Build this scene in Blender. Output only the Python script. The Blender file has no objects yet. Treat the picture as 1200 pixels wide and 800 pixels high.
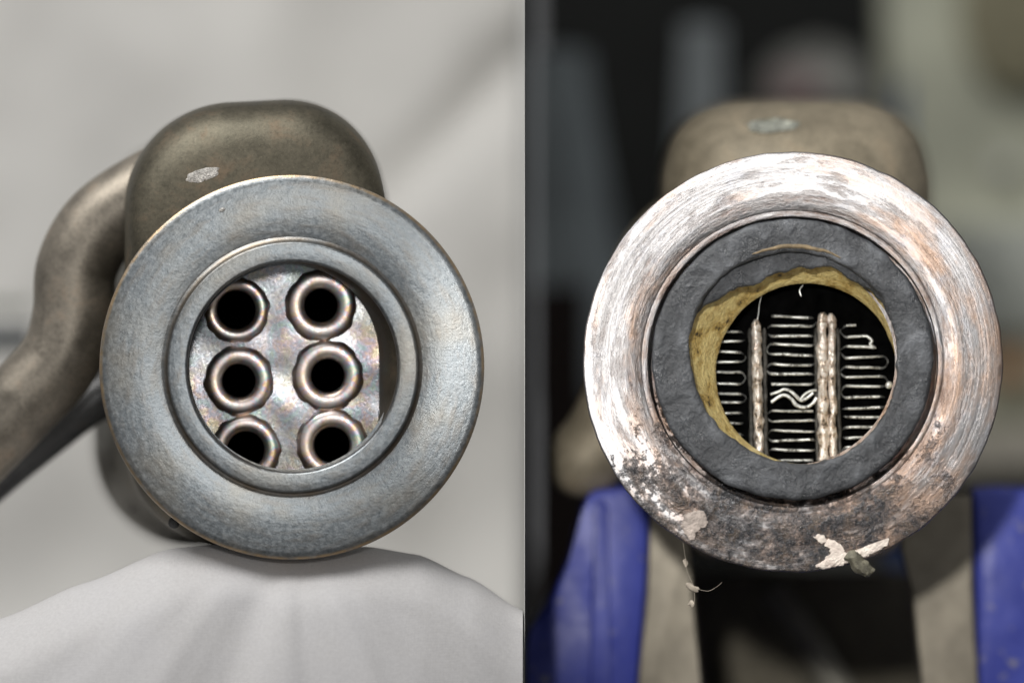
import bpy, bmesh, math, random
from mathutils import Vector, noise as mnoise

# ------------------------------------------------------------------ camera, light, exposure
S = 0.000125          # one photo pixel at the focus plane, in metres
ZC = 0.075            # height of the lens axis above the bench
DPX = 4400.0          # lens to focus plane, in the same pixel unit
random.seed(7)
sc = bpy.context.scene
COL = sc.collection

cam_d = bpy.data.cameras.new('camera')
cam = bpy.data.objects.new('camera', cam_d); COL.objects.link(cam)
cam.location = (0, -DPX * S, ZC); cam.rotation_euler = (math.radians(90), 0, 0)
cam_d.sensor_width = 36.0; cam_d.lens = 36.0 * DPX / 1200.0
cam_d.shift_x = -15.0 / 1200.0
cam_d.clip_start = 0.01; cam_d.clip_end = 50
cam_d.dof.use_dof = True; cam_d.dof.focus_distance = DPX * S + 0.004; cam_d.dof.aperture_fstop = 7.2
sc.camera = cam

w = bpy.data.worlds.new('World'); sc.world = w; w.use_nodes = True
w.node_tree.nodes['Background'].inputs[0].default_value = (0.97, 0.98, 1.0, 1)
w.node_tree.nodes['Background'].inputs[1].default_value = 0.26

def aim(o, target):
    o.rotation_euler = (Vector(target) - o.location).to_track_quat('-Z', 'Y').to_euler()
def area(name, loc, target, sx, sy, power, col):
    d = bpy.data.lights.new(name, 'AREA'); d.shape = 'RECTANGLE'; d.size = sx; d.size_y = sy
    d.energy = power; d.color = col
    o = bpy.data.objects.new(name, d); COL.objects.link(o); o.location = loc; aim(o, target); return o
def spot(name, loc, target, power, deg, blend, rad, col):
    d = bpy.data.lights.new(name, 'SPOT'); d.energy = power; d.spot_size = math.radians(deg); d.spot_blend = blend
    d.shadow_soft_size = rad; d.color = col
    o = bpy.data.objects.new(name, d); COL.objects.link(o); o.location = loc; aim(o, target); return o
area('soft_lamp', (-0.22, -0.20, 0.48), (-0.04, 0.03, 0.06), 0.34, 0.30, 2.6, (1.0, 0.985, 0.96))
spot('flash_lamp', (-0.045, -0.50, 0.150), (0.050, 0.0, 0.070), 6.9, 14.5, 0.35, 0.010, (1.0, 0.97, 0.93))
spot('fill_flash', (-0.005, -0.52, 0.150), (-0.055, 0.0, 0.072), 1.7, 11.5, 0.5, 0.020, (1.0, 0.985, 0.96))

sc.view_settings.view_transform = 'Standard'; sc.view_settings.look = 'None'
sc.view_settings.exposure = 0.0; sc.view_settings.gamma = 1.0
sc.render.engine = 'CYCLES'
sc.cycles.max_bounces = 8; sc.cycles.use_denoising = True
sc.cycles.sample_clamp_indirect = 6.0

# ------------------------------------------------------------------ helpers: geometry
# everything is laid out in (x, d, y): photo pixels right, depth behind the focus plane, photo pixels down
def P(px, py, d=0.0):
    f = (DPX + d) / DPX
    return Vector(((px - 615) * f * S, d * S, (400 - py) * f * S + ZC))

def fbm(v, o=4):
    a, s = 0.0, 0.5
    p = Vector(v)
    for _ in range(o):
        a += s * mnoise.noise(p); p = p * 2.03 + Vector((3.1, 1.7, 9.2)); s *= 0.5
    return a

def obj(name, verts, faces, m, parent=None, origin=None, smooth=35):
    origin = Vector(origin) if origin is not None else sum((Vector(v) for v in verts), Vector()) / len(verts)
    me = bpy.data.meshes.new(name)
    me.from_pydata([tuple(Vector(v) - origin) for v in verts], [], faces)
    bm = bmesh.new(); bm.from_mesh(me)
    bmesh.ops.recalc_face_normals(bm, faces=bm.faces); bm.to_mesh(me); bm.free()
    if smooth:
        for p in me.polygons: p.use_smooth = True
        me.set_sharp_from_angle(angle=math.radians(smooth))
    me.materials.append(m)
    o = bpy.data.objects.new(name, me); COL.objects.link(o)
    if parent is not None:
        o.parent = parent
        base = Vector(parent.location)
        if parent.parent is not None: base = base + Vector(parent.parent.location)
        o.location = origin - base
    else:
        o.location = origin
    return o

def tag(o, label=None, cat=None, group=None, kind=None):
    if label: o['label'] = label
    if cat: o['category'] = cat
    if group: o['group'] = group
    if kind: o['kind'] = kind
    return o

def thing(name, loc, label, cat, group=None):
    o = bpy.data.objects.new(name, None); COL.objects.link(o); o.location = loc
    o.empty_display_size = 0.02
    return tag(o, label, cat, group)

def loft(rings, closed=True, cap0=False, cap1=False):
    n = len(rings[0]); vs = [v for r in rings for v in r]; fs = []
    for i in range(len(rings) - 1):
        for j in range(n if closed else n - 1):
            k = (j + 1) % n
            fs.append((i * n + j, i * n + k, (i + 1) * n + k, (i + 1) * n + j))
    if cap0: fs.append(tuple(range(n)))
    if cap1: fs.append(tuple(range((len(rings) - 1) * n, len(rings) * n)))
    return vs, fs

def circ(cx, cy, r, d, n=128, fn=None):
    out = []
    for i in range(n):
        a = 2 * math.pi * i / n
        rr = r if fn is None else fn(a, r)
        out.append(P(cx + rr * math.cos(a), cy - rr * math.sin(a), d))
    return out

def lathe(cx, cy, prof, n=128, fn=None, **k):
    return loft([circ(cx, cy, r, d, n, fn) for r, d in prof], **k)

def rrect(cx, cy, hw, hh, rad, d, n=128, p=P):
    """rounded rectangle, points matched by angle"""
    rad = min(rad, hw, hh); out = []
    per = n // 4
    for q in range(4):
        sx, sy = [(1, 1), (-1, 1), (-1, -1), (1, -1)][q]
        for i in range(per):
            a = (q + i / per) * math.pi / 2
            a = q * math.pi / 2 + (i + 0.5) / per * math.pi / 2
            out.append(p(cx + sx * (hw - rad) + rad * math.cos(a), cy - (sy * (hh - rad) + rad * math.sin(a)), d))
    return out

def smooth_path(pts, sub=8):
    out = []
    n = len(pts)
    for i in range(n - 1):
        p0, p1, p2, p3 = pts[max(i - 1, 0)], pts[i], pts[i + 1], pts[min(i + 2, n - 1)]
        for k in range(sub):
            t = k / sub
            out.append(tuple(0.5 * (2 * b + (c - a) * t + (2 * a - 5 * b + 4 * c - e) * t * t + (-a + 3 * b - 3 * c + e) * t ** 3)
                             for a, b, c, e in zip(p0, p1, p2, p3)))
    out.append(pts[-1]); return out

def tube(pts, r, n=24, caps=True, rfn=None):
    """pts: world vectors"""
    rings = []
    up = Vector((0, 0, 1)); prev = None
    for i, p in enumerate(pts):
        t = (pts[min(i + 1, len(pts) - 1)] - pts[max(i - 1, 0)]).normalized()
        if prev is None:
            a = t.cross(Vector((0, 1, 0)))
            if a.length < 0.1: a = t.cross(up)
        else:
            a = prev - t * prev.dot(t)
        a.normalize(); prev = a
        b = t.cross(a)
        rr = r if rfn is None else rfn(i / (len(pts) - 1)) * r
        rings.append([p + (a * math.cos(2 * math.pi * j / n) + b * math.sin(2 * math.pi * j / n)) * rr for j in range(n)])
    return loft(rings, cap0=caps, cap1=caps)

def join(*parts):
    V, F = [], []
    for v, f in parts:
        o = len(V); V += list(v); F += [tuple(i + o for i in q) for q in f]
    return V, F

def prism(poly, d0, d1, bev=6):
    """front outline in pixels extruded in depth with a bevelled front edge"""
    cx = sum(p[0] for p in poly) / len(poly); cy = sum(p[1] for p in poly) / len(poly)
    def ring(k, d):
        out = []
        for x, y in poly:
            L = math.hypot(x - cx, y - cy)
            out.append(P(x - (x - cx) / L * k, y - (y - cy) / L * k, d))
        return out
    return loft([ring(bev, d0), ring(bev * 0.3, d0 + bev * 0.3), ring(0, d0 + bev), ring(0, d1)], cap0=True, cap1=True)

# ------------------------------------------------------------------ helpers: materials
class M:
    def __init__(s, name):
        s.m = bpy.data.materials.new(name); s.m.use_nodes = True
        s.t = s.m.node_tree; s.t.nodes.clear()
        s.out = s.t.nodes.new('ShaderNodeOutputMaterial')
        s.b = s.t.nodes.new('ShaderNodeBsdfPrincipled')
        s.t.links.new(s.b.outputs[0], s.out.inputs[0])
        tc = s.t.nodes.new('ShaderNodeTexCoord')
        s.co = s.vm('SCALE', tc.outputs['Object'], scale=1.0 / S)      # object space in photo pixels
    def put(s, sock, v):
        if hasattr(v, 'is_linked') or isinstance(v, bpy.types.NodeSocket): s.t.links.new(v, sock)
        else:
            if isinstance(v, (tuple, list)) and len(v) == 3 and sock.type == 'RGBA': v = (*v, 1)
            sock.default_value = v
    def set(s, **k):
        for a, v in k.items(): s.put(s.b.inputs[a.replace('_', ' ')], v)
        return s
    def vm(s, op, a, b=None, scale=None):
        n = s.t.nodes.new('ShaderNodeVectorMath'); n.operation = op; s.put(n.inputs[0], a)
        if b is not None: s.put(n.inputs[1], b)
        if scale is not None: s.put(n.inputs['Scale'], scale)
        return n.outputs['Value'] if op in ('LENGTH', 'DOT_PRODUCT') else n.outputs['Vector']
    def ma(s, op, a, b=0.0, clamp=False):
        n = s.t.nodes.new('ShaderNodeMath'); n.operation = op; n.use_clamp = clamp
        s.put(n.inputs[0], a); s.put(n.inputs[1], b); return n.outputs[0]
    def noise(s, scale, detail=3, rough=0.55, vec=None, dist=0.0):
        n = s.t.nodes.new('ShaderNodeTexNoise'); s.put(n.inputs['Vector'], s.co if vec is None else vec)
        n.inputs['Scale'].default_value = scale; n.inputs['Detail'].default_value = detail
        n.inputs['Roughness'].default_value = rough; n.inputs['Distortion'].default_value = dist
        return n.outputs['Fac']
    def vor(s, scale, vec=None, feature='F1'):
        n = s.t.nodes.new('ShaderNodeTexVoronoi'); n.feature = feature
        s.put(n.inputs['Vector'], s.co if vec is None else vec); n.inputs['Scale'].default_value = scale
        return n.outputs['Distance']
    def ramp(s, fac, stops, interp='LINEAR'):
        n = s.t.nodes.new('ShaderNodeValToRGB'); n.color_ramp.interpolation = interp; s.put(n.inputs[0], fac)
        e = n.color_ramp.elements
        while len(e) < len(stops): e.new(0.5)
        for el, (p, c) in zip(e, stops):
            el.position = p
            el.color = (c, c, c, 1) if isinstance(c, (int, float)) else (*c, 1)
        return n.outputs[0]
    def mix(s, fac, a, b, mode='MIX'):
        n = s.t.nodes.new('ShaderNodeMix'); n.data_type = 'RGBA'; n.blend_type = mode
        s.put(n.inputs[0], fac); s.put(n.inputs[6], a); s.put(n.inputs[7], b); return n.outputs[2]
    def bump(s, h, strength=0.3, dist=1.0, normal=None):
        n = s.t.nodes.new('ShaderNodeBump'); n.inputs['Strength'].default_value = strength
        n.inputs['Distance'].default_value = dist * S; s.put(n.inputs['Height'], h)
        if normal is not None: s.put(n.inputs['Normal'], normal)
        s.put(s.b.inputs['Normal'], n.outputs[0]); return n.outputs[0]
    def polar(s):
        sp = s.t.nodes.new('ShaderNodeSeparateXYZ'); s.put(sp.inputs[0], s.co)
        r = s.ma('SQRT', s.ma('ADD', s.ma('MULTIPLY', sp.outputs[0], sp.outputs[0]), s.ma('MULTIPLY', sp.outputs[2], sp.outputs[2])))
        return r, sp.outputs[0], sp.outputs[2], sp.outputs[1]
    def ringvec(s, r, x, z, kr, ka):
        """noise vector stretched round the axis: kr along the radius, ka round the ring"""
        n = s.t.nodes.new('ShaderNodeCombineXYZ')
        s.put(n.inputs[0], s.ma('MULTIPLY', s.ma('DIVIDE', x, r), ka)); s.put(n.inputs[1], s.ma('MULTIPLY', s.ma('DIVIDE', z, r), ka))
        s.put(n.inputs[2], s.ma('MULTIPLY', r, kr)); return n.outputs[0]

def mat_flange_new():
    m = M('grey_rough_steel'); r, x, z, y = m.polar()
    mott = m.noise(0.16, 5, 0.7); big = m.noise(0.012, 3)
    c = m.ramp(mott, [(0.28, (0.155, 0.175, 0.188)), (0.5, (0.265, 0.288, 0.303)), (0.72, (0.42, 0.445, 0.46))])
    c = m.mix(m.ramp(big, [(0.46, 0.0), (0.70, 0.4)]), c, (0.38, 0.33, 0.25))
    streak = m.noise(1.0, 3, 0.6, m.ringvec(r, x, z, 0.11, 5.0))
    c = m.mix(m.ramp(streak, [(0.48, 0.0), (0.72, 0.5)]), c, (0.24, 0.215, 0.185))
    lip_shade = m.ramp(m.ma('DIVIDE', r, 250.0), [(0.582, 0.0), (0.588, 0.85), (0.602, 0.75), (0.616, 0.0)])  # brownish shadow band along the lip fillet, painted into the colour
    c = m.mix(m.ma('MULTIPLY', lip_shade, m.ramp(m.noise(0.03, 3), [(0.3, 0.3), (0.65, 1.0)])), c, (0.22, 0.165, 0.11))
    edge = m.ramp(m.ma('DIVIDE', r, 250.0), [(0.885, 0.0), (0.893, 1.0)])
    c = m.mix(m.ma('MULTIPLY', edge, m.ramp(m.noise(0.06), [(0.35, 0.25), (0.6, 0.9)])), c, (0.50, 0.36, 0.21))
    m.set(Base_Color=c, Metallic=0.95, Roughness=m.ramp(mott, [(0.3, 0.30), (0.7, 0.42)]))
    h = m.ma('ADD', m.ma('MULTIPLY', m.noise(0.34, 4, 0.7), 1.0), m.ma('MULTIPLY', m.noise(0.09, 2), 0.8))
    h = m.ma('ADD', h, m.ma('MULTIPLY', streak, 1.2)); m.bump(h, 0.22, 1.1); return m.m

def mat_body(name, dark, light, rust, rough=0.42, metal=0.75):
    m = M(name)
    n = m.noise(0.02, 5, 0.65, dist=0.4); f = m.noise(0.22, 4, 0.7)
    c = m.ramp(n, [(0.3, dark), (0.55, light), (0.75, rust)])
    c = m.mix(m.ramp(f, [(0.45, 0.0), (0.7, 0.4)]), c, tuple(v * 0.35 for v in dark)); c = m.mix(m.ramp(m.noise(0.45, 3, 0.7), [(0.62, 0.0), (0.70, 0.4)]), c, tuple(min(1, v * 2.0) for v in light))
    m.set(Base_Color=c, Metallic=metal, Roughness=m.ramp(n, [(0.3, rough - 0.08), (0.7, rough + 0.12)]))
    m.bump(m.ma('ADD', f, m.ma('MULTIPLY', n, 1.0)), 0.22, 0.9); return m.m

def mat_heat_tint(name, rough=0.24, scale=0.02, bump=0.25, base=(0.70, 0.69, 0.63), warp=2.5, sat=1.25, val=1.0):
    m = M(name)
    n = m.noise(scale, 6, 0.75, dist=0.5); w_ = m.noise(scale * 0.7, 4, 0.6)
    c = m.ramp(n, [(0.22, (0.40, 0.46, 0.50)), (0.36, base), (0.43, (0.76, 0.64, 0.40)), (0.475, (0.74, 0.52, 0.48)),
                   (0.51, (0.60, 0.54, 0.66)), (0.56, (0.46, 0.64, 0.66)), (0.60, (0.60, 0.68, 0.52)), (0.64, base), (0.72, (0.62, 0.53, 0.38)), (0.8, (0.5, 0.5, 0.5))])
    c = m.mix(m.ramp(w_, [(0.42, 0.8), (0.62, 0.05)]), c, base)
    g = m.noise(0.25, 4, 0.7)
    c = m.mix(m.ramp(g, [(0.5, 0.0), (0.85, 0.25)]), c, (0.25, 0.22, 0.2))
    hs = m.t.nodes.new('ShaderNodeHueSaturation'); hs.inputs['Saturation'].default_value = sat; hs.inputs['Value'].default_value = val; m.put(hs.inputs['Color'], c); c = hs.outputs[0]
    m.set(Base_Color=c, Metallic=1.0, Roughness=m.ramp(g, [(0.3, rough), (0.7, rough + 0.16)]))
    m.bump(m.ma('ADD', m.ma('MULTIPLY', g, 0.5), m.ma('MULTIPLY', m.noise(0.012, 1), warp)), bump, 1.0); return m.m

def mat_flange_used():
    m = M('scraped_machined_steel'); r, x, z, y = m.polar()
    rn = m.ma('DIVIDE', r, 250.0)
    fine = m.noise(1.0, 3, 0.6, m.ringvec(r, x, z, 0.40, 2.0)); wide = m.noise(1.0, 4, 0.7, m.ringvec(r, x, z, 0.035, 2.0))
    blot = m.noise(0.020, 6, 0.7, dist=0.3); spk = m.noise(0.13, 5, 0.75)
    c = m.ramp(m.ma('ADD', m.ma('MULTIPLY', fine, 0.6), m.ma('MULTIPLY', spk, 0.4)), [(0.32, (0.24, 0.23, 0.235)), (0.5, (0.43, 0.42, 0.42)), (0.68, (0.58, 0.58, 0.61))])
    cop = m.ma('ADD', wide, m.ma('ADD', m.ma('MULTIPLY', x, 0.00025), m.ma('MULTIPLY', z, -0.00035)))
    c = m.mix(m.ramp(cop, [(0.45, 0.0), (0.66, 0.8)]), c, (0.47, 0.315, 0.225))
    c = m.mix(m.ramp(blot, [(0.55, 0.0), (0.68, 0.5)]), c, (0.33, 0.35, 0.40))
    sc1 = m.noise(1.0, 6, 0.75, m.ringvec(r, x, z, 0.075, 3.2))
    inner = m.ramp(rn, [(0.68, 0.15), (0.78, 0.07), (0.92, 0.0)])
    br = m.ma('ADD', m.ma('ADD', sc1, inner), m.ma('MULTIPLY', m.ma('SUBTRACT', spk, 0.5), 0.25))
    brown = m.ramp(br, [(0.55, 0.0), (0.68, 0.45), (0.80, 0.9)])
    c = m.mix(brown, c, (0.16, 0.105, 0.08))
    # wet soot collected along the lower part of the face
    low = m.ma('ADD', m.ma('MULTIPLY', z, -0.0030), m.ma('MULTIPLY', x, -0.0003))
    low = m.ma('ADD', low, m.ma('MULTIPLY', m.ma('SUBTRACT', blot, 0.5), 1.3))
    low = m.ma('ADD', low, m.ma('MULTIPLY', m.ma('SUBTRACT', spk, 0.5), 0.9))
    low = m.ma('ADD', low, m.ma('MULTIPLY', m.ma('SUBTRACT', wide, 0.5), 0.9))
    low = m.ma('ADD', low, m.ramp(rn, [(0.72, 0.10), (0.90, 0.0)]))
    soot = m.ramp(low, [(0.45, 0.0), (0.58, 0.6), (0.74, 0.97)])
    sootc = m.ramp(m.noise(0.05, 5, 0.75), [(0.36, (0.016, 0.017, 0.019)), (0.50, (0.048, 0.05, 0.056)), (0.60, (0.10, 0.075, 0.055)), (0.66, (0.08, 0.083, 0.092)), (0.76, (0.30, 0.31, 0.34))])
    c = m.mix(soot, c, sootc)
    rim = m.ramp(rn, [(0.980, 0.0), (0.986, 1.0)])
    c = m.mix(m.ma('MULTIPLY', rim, 0.5), c, (0.10, 0.09, 0.10))
    tan = m.t.nodes.new('ShaderNodeTangent'); tan.direction_type = 'RADIAL'; tan.axis = 'Y'
    rough = m.ma('SUBTRACT', m.ramp(fine, [(0.3, 0.40), (0.7, 0.50)]), m.ma('MULTIPLY', soot, 0.24))
    m.set(Base_Color=c, Metallic=m.ma('SUBTRACT', 0.92, m.ma('MULTIPLY', soot, 0.45)), Roughness=rough, Anisotropic=m.ma('SUBTRACT', 0.72, m.ma('MULTIPLY', soot, 0.7)), Tangent=tan.outputs[0], Coat_Weight=m.ma('MULTIPLY', soot, 0.9), Coat_Roughness=0.09)
    h = m.ma('ADD', m.ma('MULTIPLY', fine, 0.35), m.ma('ADD', m.ma('MULTIPLY', spk, 0.6), m.ma('MULTIPLY', brown, -0.8)))
    h = m.ma('ADD', h, m.ma('MULTIPLY', m.ma('MULTIPLY', soot, m.noise(0.085, 4, 0.75)), 14.0))
    nb = m.bump(h, 0.4, 1.5); m.put(m.b.inputs['Coat Normal'], nb); return m.m

def mat_gasket():
    m = M('sooty_rubber'); r, x, z, y = m.polar()
    a = m.noise(0.022, 5, 0.6, dist=0.3); f = m.noise(0.16, 5, 0.75); b = m.noise(1.0, 3, 0.6, m.ringvec(r, x, z, 0.05, 2.5))
    c = m.ramp(a, [(0.36, (0.034, 0.037, 0.042)), (0.52, (0.062, 0.067, 0.074)), (0.68, (0.15, 0.16, 0.175))])
    c = m.mix(m.ramp(b, [(0.5, 0.0), (0.72, 0.5)]), c, (0.030, 0.032, 0.035))
    c = m.mix(m.ramp(f, [(0.58, 0.0), (0.74, 0.35)]), c, (0.16, 0.16, 0.17))
    low = m.ma('ADD', m.ma('MULTIPLY', z, -0.004), m.ma('MULTIPLY', m.noise(0.06, 4, 0.7), 0.9))
    c = m.mix(m.ramp(low, [(1.06, 0.0), (1.12, 0.6)]), c, (0.20, 0.13, 0.05))
    m.set(Base_Color=c, Roughness=m.ramp(m.noise(0.03, 3), [(0.40, 0.55), (0.6, 0.22)]), Specular_IOR_Level=0.8)
    m.bump(m.ma('ADD', m.ma('MULTIPLY', f, 1.0), m.ma('MULTIPLY', a, 4.0)), 0.8, 3.2); return m.m

def mat_brass():
    m = M('oily_brown_varnish')
    n = m.noise(0.035, 5, 0.65); f = m.noise(0.22, 3, 0.7)
    c = m.ramp(n, [(0.33, (0.05, 0.035, 0.012)), (0.40, (0.66, 0.46, 0.14)), (0.54, (1.0, 0.82, 0.36)), (0.72, (0.62, 0.42, 0.14))])
    m.set(Base_Color=c, Metallic=0.15, Roughness=0.42, Coat_Weight=1.0, Coat_Roughness=0.14)
    nb = m.bump(m.ma('ADD', m.ma('MULTIPLY', n, 5.0), m.ma('MULTIPLY', f, 2.0)), 0.6, 2.6); m.put(m.b.inputs['Coat Normal'], nb); return m.m

def mat_fin():
    m = M('wiped_fin_metal'); n = m.noise(0.13, 4, 0.7)
    c = m.ramp(n, [(0.36, (0.16, 0.155, 0.14)), (0.47, (0.75, 0.76, 0.72)), (0.62, (0.95, 0.96, 0.93))])
    m.set(Base_Color=c, Metallic=0.6, Roughness=0.36); m.bump(n, 0.4, 2.0); return m.m

def mat_bar():
    m = M('brazed_bar_metal'); n = m.noise(0.09, 4, 0.7)
    c = m.ramp(n, [(0.36, (0.12, 0.10, 0.08)), (0.45, (0.72, 0.58, 0.46)), (0.54, (0.95, 0.92, 0.86)), (0.66, (0.84, 0.62, 0.50))])
    m.set(Base_Color=c, Metallic=0.45, Roughness=0.26); m.bump(n, 0.7, 5.0); return m.m

def mat_plain(name, col, rough=0.6, metal=0.0, var=0.25, scale=0.03, bump=0.2):
    m = M(name); n = m.noise(scale, 4, 0.6)
    c = m.ramp(n, [(0.3, tuple(v * (1 - var) for v in col)), (0.7, tuple(min(1, v * (1 + var)) for v in col))])
    m.set(Base_Color=c, Roughness=rough, Metallic=metal); m.bump(m.noise(scale * 6, 3), bump, 1.5); return m.m

def mat_cloth():
    m = M('white_woven_cloth')
    sp = m.t.nodes.new('ShaderNodeSeparateXYZ'); m.put(sp.inputs[0], m.co)
    wob = m.ma('MULTIPLY', m.noise(0.02, 3), 14.0)
    wa = m.ma('SINE', m.ma('MULTIPLY', m.ma('ADD', sp.outputs[0], wob), 2.1)); wb = m.ma('SINE', m.ma('MULTIPLY', m.ma('ADD', sp.outputs[2], wob), 2.1))
    wv = m.ma('ADD', wa, wb); n = m.noise(0.25, 3, 0.7); big = m.noise(0.008, 3)
    c = m.ramp(n, [(0.3, (0.52, 0.51, 0.51)), (0.7, (0.59, 0.58, 0.58))])
    c = m.mix(m.ramp(big, [(0.45, 0.0), (0.7, 0.25)]), c, (0.53, 0.53, 0.56))
    m.set(Base_Color=c, Roughness=0.85, Sheen_Weight=0.15)
    m.bump(m.ma('ADD', m.ma('MULTIPLY', wv, 0.14), n), 0.2, 1.0); return m.m

def mat_blue():
    m = M('chipped_blue_enamel')
    n = m.noise(0.035, 5, 0.7); f = m.noise(0.012, 2)
    c = m.ramp(f, [(0.35, (0.045, 0.062, 0.36)), (0.65, (0.075, 0.098, 0.47))])
    chip = m.ramp(n, [(0.60, 0.0), (0.68, 0.8)])
    c = m.mix(chip, c, (0.30, 0.29, 0.33))
    m.set(Base_Color=c, Roughness=0.42); m.bump(m.noise(0.05, 4), 0.4, 3.0); return m.m

def mat_deep_black():
    m = M('soot_and_bore_black'); m.set(Base_Color=m.ramp(m.noise(0.05), [(0.3, 0.001), (0.7, 0.004)]), Roughness=1.0, Specular_IOR_Level=0.0); return m.m  # soot in the used cooler; painted darkness in the clean tube bores

MT = dict(
    fl_new=mat_flange_new(), heat=mat_heat_tint('heat_tinted_steel', 0.2, 0.02, 0.5, (0.54, 0.58, 0.60), 15.0, 0.95, 0.74), heat2=mat_heat_tint('heat_tinted_bead', 0.28, 0.05, 0.18, (0.84, 0.78, 0.74), 2.5, 1.6),
    body_new=mat_body('brown_oxidised_steel', (0.070, 0.064, 0.046), (0.12, 0.107, 0.078), (0.18, 0.135, 0.092), 0.46, 0.75),
    pipe_new=mat_body('grey_brown_pipe_steel', (0.18, 0.16, 0.13), (0.31, 0.275, 0.225), (0.38, 0.30, 0.225), 0.44),
    can_new=mat_body('dull_grey_steel', (0.20, 0.19, 0.17), (0.30, 0.29, 0.26), (0.34, 0.31, 0.26), 0.30, 0.9),
    body_old=mat_body('olive_stained_steel', (0.22, 0.19, 0.135), (0.33, 0.285, 0.205), (0.40, 0.325, 0.225), 0.55, 0.25),
    fl_used=mat_flange_used(), gasket=mat_gasket(), brass=mat_brass(), fin=mat_fin(), bar=mat_bar(), seam=mat_plain('sooty_braze', (0.10, 0.095, 0.085), 0.45, 0.5, 0.6, 0.12, 0.8),
    soot=mat_deep_black(), cloth=mat_cloth(), blue=mat_blue(),
    plate=mat_plain('bare_jaw_steel', (0.29, 0.26, 0.205), 0.5, 0.35, 0.2),
    spotm=mat_plain('bare_silver_scrape', (0.50, 0.48, 0.45), 0.4, 0.8, 0.5, 0.15, 1.0),
    dark=mat_plain('black_paint', (0.012, 0.012, 0.012), 0.7),
)

# ------------------------------------------------------------------ setting: bench, backdrops, divider
def box(x0, x1, y0, y1, z0, z1):
    v = [Vector(p) for p in ((x0, y0, z0), (x1, y0, z0), (x1, y1, z0), (x0, y1, z0), (x0, y0, z1), (x1, y0, z1), (x1, y1, z1), (x0, y1, z1))]
    return v, [(0, 1, 2, 3), (4, 5, 6, 7), (0, 1, 5, 4), (1, 2, 6, 5), (2, 3, 7, 6), (3, 0, 4, 7)]

benchm = mat_plain('worn_bench_top', (0.09, 0.085, 0.08), 0.6, 0.0, 0.4, 0.01)
tag(obj('bench_top', *box(-0.6, 0.6, -0.25, 0.75, -0.03, 0.0), benchm, smooth=0), kind='structure')

# thin divider board standing between the two set-ups
div = thing('divider_board', (0, 0.15, 0), 'thin upright divider board between the white cloth and the blue vice', 'board')
wallw = mat_plain('white_card', (0.62, 0.62, 0.60), 0.8, 0, 0.04)
obj('white_face', *box(-0.00006, 0.0, 0.0022, 0.30, 0.0, 0.21), wallw, div, smooth=0)
obj('dark_face', *box(0.0, 0.00006, 0.0022, 0.30, 0.0, 0.21), mat_plain('dark_card', (0.007, 0.008, 0.008), 0.95), div, smooth=0)

# white backdrop sheet behind the left set-up, with one soft diagonal fold
def backdrop():
    rows, colsn = 60, 80
    vs, fs = [], []
    for j in range(rows + 1):
        py = 830 - j / rows * 1500
        for i in range(colsn + 1):
            px = -1200 + i / colsn * 1812
            # fold line from (450,235) to (615,60)
            nx, ny = 0.727, 0.686
            s = (px - 450) * nx + (py - 235) * ny
            t = (px - 450) * ny - (py - 235) * nx
            fold = (-85 * math.exp(-(s / 26.0) ** 2) + 30 * math.tanh(s / 40.0)) * max(0.0, min(1.0, (t + 60) / 160.0))
            d = 2050 - fold + 110 * fbm((px * 0.0035, py * 0.0025, 4.0), 3)
            if py > 620: d -= (py - 620) ** 2 * 0.006
            f = (DPX + 2050) / DPX
            z = (400 - py) * f * S + ZC
            vs.append(Vector(((px - 615) * f * S, d * S, max(z, 0.002))))
    for j in range(rows):
        for i in range(colsn):
            a = j * (colsn + 1) + i
            fs.append((a, a + 1, a + colsn + 2, a + colsn + 1))
    return vs, fs
sheetm = mat_plain('off_white_sheet', (0.65, 0.638, 0.612), 0.85, 0, 0.05, 0.004, 0.05)
tag(obj('backdrop_sheet', *backdrop(), sheetm, smooth=80), 'pale grey white sheet hanging behind the clean cooler with a diagonal fold', 'sheet')

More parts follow.
